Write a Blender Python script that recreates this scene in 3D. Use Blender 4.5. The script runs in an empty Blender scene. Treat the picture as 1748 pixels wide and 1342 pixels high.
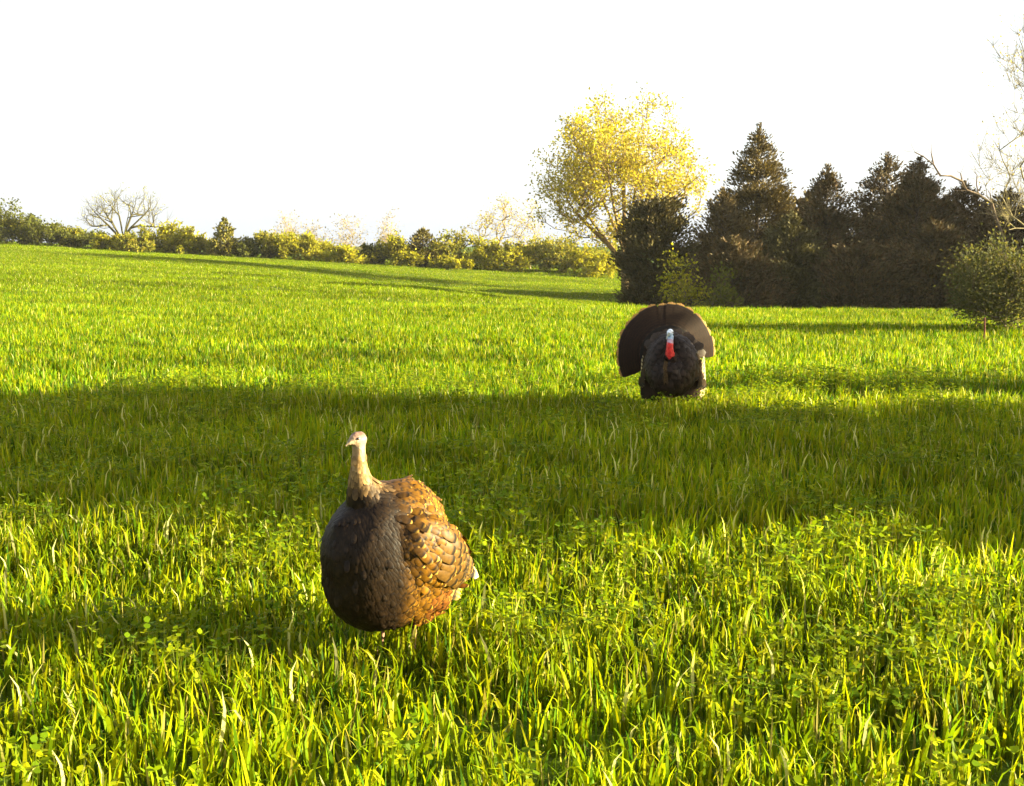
import bpy, math, random
import numpy as np
from mathutils import Vector, Matrix
from mathutils.bvhtree import BVHTree

scene = bpy.context.scene
COL = scene.collection
R = math.radians

# ------------------------------------------------------------------ camera
F, CX, CY, EYE = 2000.0, 874.0, 671.0, 1.5      # pixels of the 1748 x 1342 photograph
PITCH = math.atan((CY - 420.0) / F)
cam_data = bpy.data.cameras.new('camera')
cam_data.sensor_width = 36.0
cam_data.lens = 36.0 * F / 1748.0
cam_data.clip_start = 0.05
cam_data.clip_end = 5000.0
cam = bpy.data.objects.new('camera', cam_data)
COL.objects.link(cam)
cam.location = (0, 0, EYE)
cam.rotation_euler = (math.pi / 2 - PITCH, 0, 0)
scene.camera = cam

# ------------------------------------------------------------------ sky, sun, exposure
SUN_EL, SUN_BACK = R(14.0), R(3.0)             # low sun from the right
sun_dir = Vector((math.cos(SUN_EL) * math.cos(SUN_BACK), -math.cos(SUN_EL) * math.sin(SUN_BACK), math.sin(SUN_EL)))
world = bpy.data.worlds.new('World')
scene.world = world
world.use_nodes = True
wn = world.node_tree.nodes
wl = world.node_tree.links
wn.clear()
sky = wn.new('ShaderNodeTexSky')
sky.sky_type = 'NISHITA'
sky.sun_disc = False
sky.sun_elevation = SUN_EL
sky.sun_rotation = math.pi / 2 + SUN_BACK
sky.air_density = 1.0
sky.dust_density = 3.5
sky.ozone_density = 1.0
# thin white cloud over the whole sky: the same veil in every direction
veil = wn.new('ShaderNodeMix')
veil.data_type = 'RGBA'
veil.inputs['Factor'].default_value = 0.65
veil.inputs['B'].default_value = (3.5, 3.7, 3.9, 1)
bg = wn.new('ShaderNodeBackground')
bg.inputs['Strength'].default_value = 0.05
wo = wn.new('ShaderNodeOutputWorld')
wl.new(sky.outputs[0], veil.inputs['A'])
wl.new(veil.outputs['Result'], bg.inputs['Color'])
wl.new(bg.outputs[0], wo.inputs['Surface'])

sun_data = bpy.data.lights.new('sun', 'SUN')
sun_data.energy = 5.0
sun_data.angle = R(0.53)
sun_data.color = (1.0, 0.91, 0.58)
sun = bpy.data.objects.new('sun', sun_data)
COL.objects.link(sun)
sun.rotation_euler = sun_dir.to_track_quat('Z', 'Y').to_euler()

vs = scene.view_settings
vs.view_transform = 'Standard'
vs.look = 'None'
vs.exposure = 2.9
vs.gamma = 1.0
vs.use_curve_mapping = False
scene.render.engine = 'CYCLES'
scene.cycles.max_bounces = 6
scene.cycles.diffuse_bounces = 3
scene.cycles.transmission_bounces = 4
scene.cycles.sample_clamp_indirect = 6.0
scene.cycles.use_denoising = True

# ------------------------------------------------------------------ helpers
_cp, _sp = math.cos(PITCH), math.sin(PITCH)
def at(px, py, d):
    """point on the sight line of pixel (px, py) at distance d along +Y"""
    a, b = (px - CX) / F, (CY - py) / F
    dx, dy, dz = a, _cp + b * _sp, -_sp + b * _cp
    return Vector((dx * d / dy, d, EYE + dz * d / dy))

def xat(px, d):
    return at(px, 450, d).x

def tag(o, label=None, category=None, group=None, kind=None):
    for k, v in (('label', label), ('category', category), ('group', group), ('kind', kind)):
        if v:
            o[k] = v
    return o

def make_mesh(name, verts, faces, cols=None, uvs=None, smooth=False):
    """verts (N,3); faces: (M,4) / (M,3) array or list of index tuples; cols (N,3)"""
    me = bpy.data.meshes.new(name)
    verts = np.asarray(verts, dtype=np.float32)
    if isinstance(faces, np.ndarray):
        k = faces.shape[1]
        me.vertices.add(len(verts))
        me.vertices.foreach_set('co', verts.ravel())
        me.loops.add(faces.size)
        me.loops.foreach_set('vertex_index', faces.astype(np.int32).ravel())
        me.polygons.add(len(faces))
        me.polygons.foreach_set('loop_start', np.arange(0, faces.size, k, dtype=np.int32))
        me.polygons.foreach_set('loop_total', np.full(len(faces), k, dtype=np.int32))
        me.update(calc_edges=True)
        me.validate()
    else:
        me.from_pydata([tuple(map(float, v)) for v in verts], [], [tuple(map(int, f)) for f in faces])
        me.update()
    if cols is not None:
        ca = me.attributes.new('Col', 'FLOAT_COLOR', 'POINT')
        c4 = np.ones((len(verts), 4), dtype=np.float32)
        c4[:, :3] = np.asarray(cols, dtype=np.float32)
        ca.data.foreach_set('color', c4.ravel())
    if smooth:
        me.polygons.foreach_set('use_smooth', np.ones(len(me.polygons), dtype=bool))
    return me

def obj(name, me, mat, parent=None, loc=None):
    o = bpy.data.objects.new(name, me)
    COL.objects.link(o)
    if mat is not None and me is not None and len(me.materials) == 0:
        me.materials.append(mat)
    if parent is not None:
        o.parent = parent
    if loc is not None:
        o.location = loc
    return o

def empty(name, loc, rotz=0.0):
    o = bpy.data.objects.new(name, None)
    o.empty_display_size = 0.2
    COL.objects.link(o)
    o.location = loc
    o.rotation_euler = (0, 0, rotz)
    return o

class Acc:
    """collects quads with a colour per vertex"""
    def __init__(s):
        s.v, s.f, s.c, s.n = [], [], [], 0
    def add(s, v, f, c):
        v = np.asarray(v, float); f = np.asarray(f, int)
        s.v.append(v); s.f.append(f + s.n); s.n += len(v)
        c = np.asarray(c, float)
        if c.ndim == 1:
            c = np.tile(c, (len(v), 1))
        s.c.append(c)
    def mesh(s, name, smooth=False):
        return make_mesh(name, np.concatenate(s.v), np.concatenate(s.f), np.concatenate(s.c), smooth=smooth)

def norm(a):
    a = np.asarray(a, float)
    return a / np.maximum(np.linalg.norm(a, axis=-1, keepdims=True), 1e-9)

# ------------------------------------------------------------------ materials
def new_mat(name):
    m = bpy.data.materials.new(name)
    m.use_nodes = True
    nt = m.node_tree
    nt.nodes.clear()
    out = nt.nodes.new('ShaderNodeOutputMaterial')
    return m, nt, out

def leaf_mat(name, trans=0.4, warm=(1.15, 1.05, 0.5), rough=0.55, patch=0.0, spec=0.3, rnd=0.25, scale=0.6, stretch=None):
    """leaf or blade: own colour from the Col attribute, light also shines through it"""
    m, nt, out = new_mat(name)
    N, L = nt.nodes, nt.links
    at_ = N.new('ShaderNodeAttribute'); at_.attribute_name = 'Col'
    oi = N.new('ShaderNodeObjectInfo')
    mr = N.new('ShaderNodeMapRange')
    mr.inputs['To Min'].default_value = 1 - rnd; mr.inputs['To Max'].default_value = 1 + rnd
    L.new(oi.outputs['Random'], mr.inputs['Value'])
    geo = N.new('ShaderNodeNewGeometry')
    nz = N.new('ShaderNodeTexNoise'); nz.inputs['Scale'].default_value = scale; nz.inputs['Detail'].default_value = 3
    if stretch:
        mp = N.new('ShaderNodeMapping'); mp.inputs['Scale'].default_value = stretch
        L.new(geo.outputs['Position'], mp.inputs['Vector']); L.new(mp.outputs[0], nz.inputs['Vector'])
    else:
        L.new(geo.outputs['Position'], nz.inputs['Vector'])
    mr2 = N.new('ShaderNodeMapRange')
    mr2.inputs['From Min'].default_value = 0.3; mr2.inputs['From Max'].default_value = 0.7
    mr2.inputs['To Min'].default_value = 1 - patch; mr2.inputs['To Max'].default_value = 1 + patch
    L.new(nz.outputs[0], mr2.inputs['Value'])
    mul = N.new('ShaderNodeMath'); mul.operation = 'MULTIPLY'
    L.new(mr.outputs[0], mul.inputs[0]); L.new(mr2.outputs[0], mul.inputs[1])
    sc = N.new('ShaderNodeVectorMath'); sc.operation = 'SCALE'
    L.new(at_.outputs['Color'], sc.inputs[0]); L.new(mul.outputs[0], sc.inputs['Scale'])
    pb = N.new('ShaderNodeBsdfPrincipled')
    pb.inputs['Roughness'].default_value = rough
    pb.inputs['Specular IOR Level'].default_value = spec
    L.new(sc.outputs[0], pb.inputs['Base Color'])
    wv = N.new('ShaderNodeVectorMath'); wv.operation = 'MULTIPLY'; wv.inputs[1].default_value = warm
    L.new(sc.outputs[0], wv.inputs[0])
    tr = N.new('ShaderNodeBsdfTranslucent')
    L.new(wv.outputs[0], tr.inputs['Color'])
    mx = N.new('ShaderNodeMixShader'); mx.inputs[0].default_value = trans
    L.new(pb.outputs[0], mx.inputs[1]); L.new(tr.outputs[0], mx.inputs[2])
    L.new(mx.outputs[0], out.inputs['Surface'])
    return m

def attr_mat(name, rough=0.6, spec=0.3, metallic=0.0, noise=0.25, nscale=40.0, bump=0.0, sheen=0.0):
    m, nt, out = new_mat(name)
    N, L = nt.nodes, nt.links
    at_ = N.new('ShaderNodeAttribute'); at_.attribute_name = 'Col'
    tc = N.new('ShaderNodeTexCoord')
    nz = N.new('ShaderNodeTexNoise'); nz.inputs['Scale'].default_value = nscale; nz.inputs['Detail'].default_value = 4
    L.new(tc.outputs['Object'], nz.inputs['Vector'])
    mr = N.new('ShaderNodeMapRange')
    mr.inputs['From Min'].default_value = 0.3; mr.inputs['From Max'].default_value = 0.7
    mr.inputs['To Min'].default_value = 1 - noise; mr.inputs['To Max'].default_value = 1 + noise
    L.new(nz.outputs[0], mr.inputs['Value'])
    sc = N.new('ShaderNodeVectorMath'); sc.operation = 'SCALE'
    L.new(at_.outputs['Color'], sc.inputs[0]); L.new(mr.outputs[0], sc.inputs['Scale'])
    pb = N.new('ShaderNodeBsdfPrincipled')
    pb.inputs['Roughness'].default_value = rough
    pb.inputs['Specular IOR Level'].default_value = spec
    pb.inputs['Metallic'].default_value = metallic
    if sheen:
        pb.inputs['Sheen Weight'].default_value = sheen
    L.new(sc.outputs[0], pb.inputs['Base Color'])
    if bump:
        bp = N.new('ShaderNodeBump'); bp.inputs['Strength'].default_value = bump; bp.inputs['Distance'].default_value = 0.02
        L.new(nz.outputs[0], bp.inputs['Height']); L.new(bp.outputs[0], pb.inputs['Normal'])
    L.new(pb.outputs[0], out.inputs['Surface'])
    return m

M_GRASS = leaf_mat('grass_blade', trans=0.5, warm=(1.2, 1.15, 0.5), rough=0.5, patch=0.36, spec=0.05, rnd=0.25, scale=0.55, stretch=(0.3, 1.0, 1.0))  # stretched patches: uneven sward, also standing in for the far field's shade bands
M_LEAF = leaf_mat('spring_leaf', trans=0.5, warm=(1.2, 1.08, 0.5), rough=0.6, patch=0.25, rnd=0.0, spec=0.06)
M_NEEDLE = leaf_mat('cedar_foliage', trans=0.12, warm=(1.1, 1.05, 0.6), rough=0.7, patch=0.3, rnd=0.0, spec=0.15, scale=1.2)
M_BARK = attr_mat('bark', rough=0.85, spec=0.1, noise=0.35, nscale=12, bump=0.4)
M_FEATHER = attr_mat('bronze_feather', rough=0.5, spec=0.1, metallic=0.0, noise=0.3, nscale=70)
M_BODY = attr_mat('down_and_skin', rough=0.6, spec=0.3, noise=0.3, nscale=45, bump=0.35)
M_EYE = attr_mat('eye', rough=0.1, spec=0.6, noise=0.0)

def ground_mat():
    m, nt, out = new_mat('field_turf')
    N, L = nt.nodes, nt.links
    geo = N.new('ShaderNodeNewGeometry')
    mp = N.new('ShaderNodeMapping'); mp.inputs['Scale'].default_value = (0.35, 1.0, 1.0)
    L.new(geo.outputs['Position'], mp.inputs['Vector'])
    n1 = N.new('ShaderNodeTexNoise'); n1.inputs['Scale'].default_value = 0.5; n1.inputs['Detail'].default_value = 6
    L.new(mp.outputs[0], n1.inputs['Vector'])
    n2 = N.new('ShaderNodeTexNoise'); n2.inputs['Scale'].default_value = 14; n2.inputs['Detail'].default_value = 4
    L.new(geo.outputs['Position'], n2.inputs['Vector'])
    cr = N.new('ShaderNodeValToRGB')
    cr.color_ramp.elements[0].position = 0.3; cr.color_ramp.elements[0].color = (0.035, 0.055, 0.003, 1)
    cr.color_ramp.elements[1].position = 0.7; cr.color_ramp.elements[1].color = (0.075, 0.11, 0.003, 1)
    L.new(n1.outputs[0], cr.inputs[0])
    mr = N.new('ShaderNodeMapRange'); mr.inputs['From Min'].default_value = 0.3; mr.inputs['From Max'].default_value = 0.7
    mr.inputs['To Min'].default_value = 0.6; mr.inputs['To Max'].default_value = 1.4
    L.new(n2.outputs[0], mr.inputs['Value'])
    sc = N.new('ShaderNodeVectorMath'); sc.operation = 'SCALE'
    L.new(cr.outputs[0], sc.inputs[0]); L.new(mr.outputs[0], sc.inputs['Scale'])
    pb = N.new('ShaderNodeBsdfPrincipled'); pb.inputs['Roughness'].default_value = 0.9
    pb.inputs['Specular IOR Level'].default_value = 0.1
    L.new(sc.outputs[0], pb.inputs['Base Color'])
    bp = N.new('ShaderNodeBump'); bp.inputs['Strength'].default_value = 1.0; bp.inputs['Distance'].default_value = 0.08
    L.new(n2.outputs[0], bp.inputs['Height']); L.new(bp.outputs[0], pb.inputs['Normal'])
    L.new(pb.outputs[0], out.inputs['Surface'])
    return m
M_GROUND = ground_mat()

# ------------------------------------------------------------------ terrain
_U = np.array([-0.45, -0.22, -0.06, 0.09, 0.18, 0.45])
_D = np.array([0, 10, 20, 28, 34, 45, 60, 85, 130, 400.])
_Z = np.array([
    [0, 0, .10, .25, .42, .65, 1.05, 1.75, 2.2, 2.2],
    [0, 0, .05, .10, .14, .22, .35, .65, .9, .9],
    [0, 0, .00, .00, -.02, -.12, -.85, .0, .2, .2],
    [0, 0, .00, -.06, -.22, -1.45, -1.3, -.55, -.3, -.3],
    [0, 0, .00, -.06, -.45, -1.5, -1.5, -1.0, -.8, -.8],
    [0, 0, -.05, -.12, -.5, -1.2, -1.3, -1.2, -1.0, -1.0]])
_uf = np.linspace(-0.45, 0.45, 91)
_df = np.linspace(0, 140, 281)
_tmp = np.array([np.interp(_df, _D, row) for row in _Z])
_tab = np.array([np.interp(_uf, _U, _tmp[:, j]) for j in range(len(_df))]).T
for _ in range(3):
    p = np.pad(_tab, ((3, 3), (2, 2)), mode='edge')
    q = sum(p[3 + k:3 + k + 91] for k in range(-3, 4)) / 7
    _tab = sum(q[:, 2 + k:2 + k + 281] for k in range(-2, 3)) / 5

def ground_z(x, y):
    x = np.asarray(x, float); y = np.asarray(y, float)
    d = np.clip(y, 0, 139.9)
    u = np.clip(x / np.maximum(y, 6.0), -0.4499, 0.4499)
    fi = (u + 0.45) / 0.01; fj = d / 0.5
    i = np.clip(fi.astype(int), 0, 89); j = np.clip(fj.astype(int), 0, 279)
    a, b = fi - i, fj - j
    z = (_tab[i, j] * (1 - a) * (1 - b) + _tab[i + 1, j] * a * (1 - b) + _tab[i, j + 1] * (1 - a) * b + _tab[i + 1, j + 1] * a * b)
    w = np.clip((y - 6) / 12, 0, 1)
    z = z + w * 0.035 * (np.sin(x * 0.42 + 1.3 * np.sin(y * 0.31)) * np.sin(y * 0.53 + 0.7) + 0.6 * np.sin(x * 0.17 - y * 0.9))
    return z

def gz(x, y):
    return float(ground_z(np.array([x]), np.array([y]))[0])

def build_ground():
    rad = np.concatenate([[0.0], np.geomspace(0.6, 140, 150), np.geomspace(160, 2500, 14)])
    ang = np.radians(np.concatenate([np.arange(50, 130, 0.8), np.arange(130, 410, 4)]))
    rr, aa = np.meshgrid(rad[1:], ang, indexing='ij')
    x, y = rr * np.cos(aa), rr * np.sin(aa)
    z = ground_z(x, y)
    v = np.stack([x.ravel(), y.ravel(), z.ravel()], 1)
    nr, na = x.shape
    i, j = np.meshgrid(np.arange(nr - 1), np.arange(na), indexing='ij')
    jn = (j + 1) % na
    f = np.stack([i * na + j, (i + 1) * na + j, (i + 1) * na + jn, i * na + jn], -1).reshape(-1, 4)
    v = np.concatenate([v, [[0, 0, 0]]])
    faces = [tuple(q) for q in f] + [(len(v) - 1, k, (k + 1) % na) for k in range(na)]
    me = make_mesh('ground', v, faces, smooth=True)
    o = obj('ground', me, M_GROUND)
    o['kind'] = 'structure'
    return o
build_ground()

# ------------------------------------------------------------------ grass
def blade(acc, rng, x, y, h, w, col, lean, az, hook, segs=4):
    """one tapering, bending blade"""
    t = np.linspace(0, 1, segs + 1)
    ang = lean * t ** 1.5 + hook * np.clip(t - 0.55, 0, 1) ** 1.0 * 2.2
    step = h / segs
    px, pz = np.zeros(segs + 1), np.zeros(segs + 1)
    for k in range(1, segs + 1):
        a = (ang[k - 1] + ang[k]) / 2
        px[k] = px[k - 1] + step * math.sin(a); pz[k] = pz[k - 1] + step * math.cos(a)
    prof = np.array([0.55, 1.0, 0.95, 0.7, 0.06]) if segs == 4 else np.array([0.6, 1.0, 0.75, 0.08])
    ca, sa = math.cos(az), math.sin(az)
    face = az + rng.uniform(-1.2, 1.2) + math.pi / 2
    tw = face + np.linspace(0, rng.uniform(-0.9, 0.9), segs + 1)
    cx, cy = x + px * ca, y + px * sa
    l = np.stack([cx - np.cos(tw) * prof * w / 2, cy - np.sin(tw) * prof * w / 2, pz], 1)
    r = np.stack([cx + np.cos(tw) * prof * w / 2, cy + np.sin(tw) * prof * w / 2, pz], 1)
    v = np.concatenate([l, r])
    n = segs + 1
    f = [[k, n + k, n + k + 1, k + 1] for k in range(segs)]
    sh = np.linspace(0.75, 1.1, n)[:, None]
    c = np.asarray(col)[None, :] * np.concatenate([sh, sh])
    acc.add(v, f, c)

GREENS = [(0.13, 0.195, 0.003), (0.175, 0.235, 0.003), (0.08, 0.15, 0.004), (0.24, 0.265, 0.003), (0.035, 0.085, 0.005), (0.20, 0.245, 0.003), (0.29, 0.285, 0.004)]
FIELD = [(0.09, 0.16, 0.003), (0.125, 0.195, 0.003), (0.06, 0.13, 0.003), (0.20, 0.235, 0.003), (0.035, 0.09, 0.004), (0.26, 0.255, 0.004)]
FAR = [(0.115, 0.17, 0.001), (0.14, 0.195, 0.001), (0.085, 0.135, 0.001), (0.19, 0.215, 0.002)]
STRAW = [(0.38, 0.33, 0.08), (0.30, 0.25, 0.06), (0.46, 0.43, 0.17)]

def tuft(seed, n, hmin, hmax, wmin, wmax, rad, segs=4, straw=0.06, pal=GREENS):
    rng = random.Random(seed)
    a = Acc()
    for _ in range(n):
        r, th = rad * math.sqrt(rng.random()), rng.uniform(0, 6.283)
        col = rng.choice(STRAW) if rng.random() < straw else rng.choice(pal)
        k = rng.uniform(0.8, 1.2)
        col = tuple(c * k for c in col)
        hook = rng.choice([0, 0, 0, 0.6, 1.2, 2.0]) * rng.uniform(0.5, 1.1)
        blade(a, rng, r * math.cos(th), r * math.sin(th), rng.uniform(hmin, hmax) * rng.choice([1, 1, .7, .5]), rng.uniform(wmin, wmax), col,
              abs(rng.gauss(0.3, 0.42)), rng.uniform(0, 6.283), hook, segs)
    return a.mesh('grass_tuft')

def clover(seed, n, rad):
    """low broad-leaved herb: stalks with three rounded leaflets"""
    rng = random.Random(seed)
    a = Acc()
    for _ in range(n):
        r, th = rad * math.sqrt(rng.random()), rng.uniform(0, 6.283)
        x, y, h = r * math.cos(th), r * math.sin(th), rng.uniform(0.09, 0.20)
        blade(a, rng, x, y, h, 0.0025, (0.13, 0.16, 0.02), 0.05, rng.uniform(0, 6.28), 0, 3)
        col = np.array(rng.choice([(0.17, 0.225, 0.003), (0.25, 0.27, 0.004), (0.11, 0.175, 0.004)]))
        s = rng.uniform(0.014, 0.026); a0 = rng.uniform(0, 6.28)
        for k in range(3):
            az = a0 + k * 2.09 + rng.uniform(-.3, .3); up = rng.uniform(-0.2, 0.9)
            d = np.array([math.cos(az) * math.cos(up), math.sin(az) * math.cos(up), math.sin(up)])
            sd = np.array([-math.sin(az), math.cos(az), 0])
            b = np.array([x, y, h])
            dn = np.array([0, 0, -.18 * s])
            v = [b, b + d * s * .4 - sd * s * .42, b + d * s * .85 - sd * s * .40, b + d * s * 1.02 + dn, b + d * s * .85 + sd * s * .40 + dn, b + d * s * .4 + sd * s * .42 + dn]
            a.add(v, [[0, 1, 2, 3], [0, 3, 4, 5]], col * rng.uniform(.8, 1.2))
    return a.mesh('clover_tuft')

def collection_of(name, meshes, mat):
    c = bpy.data.collections.new(name)
    for me in meshes:
        me.materials.append(mat)
        o = bpy.data.objects.new(me.name, me)
        c.objects.link(o)
    return c

def scatter(name, pts, rotz, tilt, scl, coll, nvar, rng, label, category):
    me = bpy.data.meshes.new(name)
    n = len(pts)
    me.vertices.add(n)
    me.vertices.foreach_set('co', np.asarray(pts, np.float32).ravel())
    rot = np.stack([rng.normal(0, tilt, n), rng.normal(0, tilt, n), rotz], 1).astype(np.float32)
    a = me.attributes.new('rot', 'FLOAT_VECTOR', 'POINT'); a.data.foreach_set('vector', rot.ravel())
    a = me.attributes.new('scl', 'FLOAT_VECTOR', 'POINT'); a.data.foreach_set('vector', np.asarray(scl, np.float32).ravel())
    a = me.attributes.new('idx', 'INT', 'POINT'); a.data.foreach_set('value', rng.integers(0, nvar, n).astype(np.int32))
    o = bpy.data.objects.new(name, me)
    COL.objects.link(o)
    ng = bpy.data.node_groups.new(name + '_nodes', 'GeometryNodeTree')
    ng.interface.new_socket('Geometry', in_out='INPUT', socket_type='NodeSocketGeometry')
    ng.interface.new_socket('Geometry', in_out='OUTPUT', socket_type='NodeSocketGeometry')
    N, L = ng.nodes, ng.links
    gi, go = N.new('NodeGroupInput'), N.new('NodeGroupOutput')
    ci = N.new('GeometryNodeCollectionInfo')
    ci.inputs['Collection'].default_value = coll
    ci.inputs['Separate Children'].default_value = True
    ci.inputs['Reset Children'].default_value = True
    iop = N.new('GeometryNodeInstanceOnPoints')
    iop.inputs['Pick Instance'].default_value = True
    def named(nm, t):
        x = N.new('GeometryNodeInputNamedAttribute'); x.data_type = t; x.inputs['Name'].default_value = nm
        return x
    r, s, i = named('rot', 'FLOAT_VECTOR'), named('scl', 'FLOAT_VECTOR'), named('idx', 'INT')
    L.new(gi.outputs[0], iop.inputs['Points'])
    L.new(ci.outputs[0], iop.inputs['Instance'])
    L.new(i.outputs['Attribute'], iop.inputs['Instance Index'])
    L.new(r.outputs['Attribute'], iop.inputs['Rotation'])
    L.new(s.outputs['Attribute'], iop.inputs['Scale'])
    L.new(iop.outputs[0], go.inputs[0])
    md = o.modifiers.new('scatter', 'NODES'); md.node_group = ng
    tag(o, label, category, kind='stuff')
    return o

def grass_points(rng, y0, y1, dens, margin):
    out = []
    bands = np.linspace(y0, y1, 24)
    for a, b in zip(bands[:-1], bands[1:]):
        hw = 0.47 * b + margin
        n = int(dens * (b - a) * 2 * hw)
        out.append(np.stack([rng.uniform(-hw, hw, n), rng.uniform(a, b, n)], 1))
    p = np.concatenate(out)
    return p

def clumpy(p, f):
    return 0.5 + 0.5 * np.sin(p[:, 0] * f + 2.1 * np.sin(p[:, 1] * f * .8)) * np.sin(p[:, 1] * f * 1.1 + 1.7 * np.sin(p[:, 0] * f * .6 + 1))

def build_grass():
    rng = np.random.default_rng(11)
    near = collection_of('near_tufts', [tuft(100 + k, 18, 0.07, 0.22, 0.0065, 0.0145, 0.085) for k in range(10)], M_GRASS)
    mid = collection_of('mid_tufts', [tuft(200 + k, 15, 0.07, 0.17, 0.009, 0.017, 0.13, 3, 0.04, FIELD) for k in range(8)], M_GRASS)
    far = collection_of('far_tufts', [tuft(300 + k, 16, 0.06, 0.16, 0.014, 0.026, 0.26, 3, 0.05, FAR) for k in range(6)], M_GRASS)
    clov = collection_of('clover_tufts', [clover(400 + k, 9, 0.09) for k in range(5)], M_GRASS)
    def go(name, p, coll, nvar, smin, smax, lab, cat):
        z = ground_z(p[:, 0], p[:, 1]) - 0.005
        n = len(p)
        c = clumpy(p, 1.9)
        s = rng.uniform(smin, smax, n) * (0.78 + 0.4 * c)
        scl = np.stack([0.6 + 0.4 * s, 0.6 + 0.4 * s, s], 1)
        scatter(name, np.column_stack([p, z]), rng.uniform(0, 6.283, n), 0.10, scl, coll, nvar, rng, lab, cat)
    go('tall_grass', grass_points(rng, 1.2, 11.0, 160, 1.5), near, 10, 0.72, 1.12, 'tall fresh green grass filling the foreground around the hen', 'grass')
    go('field_grass', grass_points(rng, 11.0, 30.0, 62, 2.5), mid, 8, 0.65, 1.1, 'shorter green grass of the middle field around the strutting tom', 'grass')
    go('distant_grass', grass_points(rng, 30.0, 96.0, 18, 4.0), far, 6, 0.7, 1.1, 'fine short grass of the far field up to the hedgerow', 'grass')
    p = grass_points(rng, 1.2, 13.0, 48, 1.5)
    p = p[clumpy(p, 2.6) > 0.55]
    go('clover', p, clov, 5, 0.8, 1.3, 'low yellow-green clover leaves growing between the tall grass', 'clover')
build_grass()

# ------------------------------------------------------------------ trees and bushes
def tubes(paths, radii, sides=5, cols=None, jitter=None):
    """paths: list of (n,3) arrays; radii: list of (n,) arrays"""
    a = Acc()
    for pi, (P, rr) in enumerate(zip(paths, radii)):
        P = np.asarray(P, float); n = len(P)
        T = norm(np.gradient(P, axis=0))
        ref = np.array([0.0, 0, 1]) if abs(T[0][2]) < 0.8 else np.array([1.0, 0, 0])
        A = norm(np.cross(T, ref)); B = np.cross(T, A)
        th = np.linspace(0, 2 * math.pi, sides, endpoint=False)
        ring = P[:, None, :] + np.asarray(rr)[:, None, None] * (np.cos(th)[None, :, None] * A[:, None, :] + np.sin(th)[None, :, None] * B[:, None, :])
        v = ring.reshape(-1, 3)
        i, j = np.meshgrid(np.arange(n - 1), np.arange(sides), indexing='ij')
        jn = (j + 1) % sides
        f = np.stack([i * sides + j, (i + 1) * sides + j, (i + 1) * sides + jn, i * sides + jn], -1).reshape(-1, 4)
        a.add(v, f, cols[pi] if cols is not None else (0.12, 0.09, 0.06))
    return a

def leaves(P, Dr, L, W, col, rng, droop=0.2, jitter=0.25):
    """leaf-sized faces at P pointing along Dr"""
    n = len(P)
    P = np.asarray(P, float)
    Dr = norm(Dr + rng.normal(0, 0.5, (n, 3)) + np.array([0, 0, -droop]))
    S = norm(np.cross(Dr, rng.normal(0, 1, (n, 3))))
    Nn = np.cross(Dr, S)
    l = (L * rng.uniform(0.6, 1.3, n))[:, None]; w = (W * rng.uniform(0.6, 1.3, n))[:, None]
    v = np.stack([P, P + Dr * l * .5 - S * w * .5 + Nn * l * .08, P + Dr * l, P + Dr * l * .5 + S * w * .5 + Nn * l * .08], 1).reshape(-1, 3)
    f = np.arange(4 * n).reshape(-1, 4)
    c = np.asarray(col, float)
    if c.ndim == 1:
        c = np.tile(c, (n, 1))
    c = c * rng.uniform(1 - jitter, 1 + jitter, (n, 1))
    return v, f, np.repeat(c, 4, axis=0)

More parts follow.
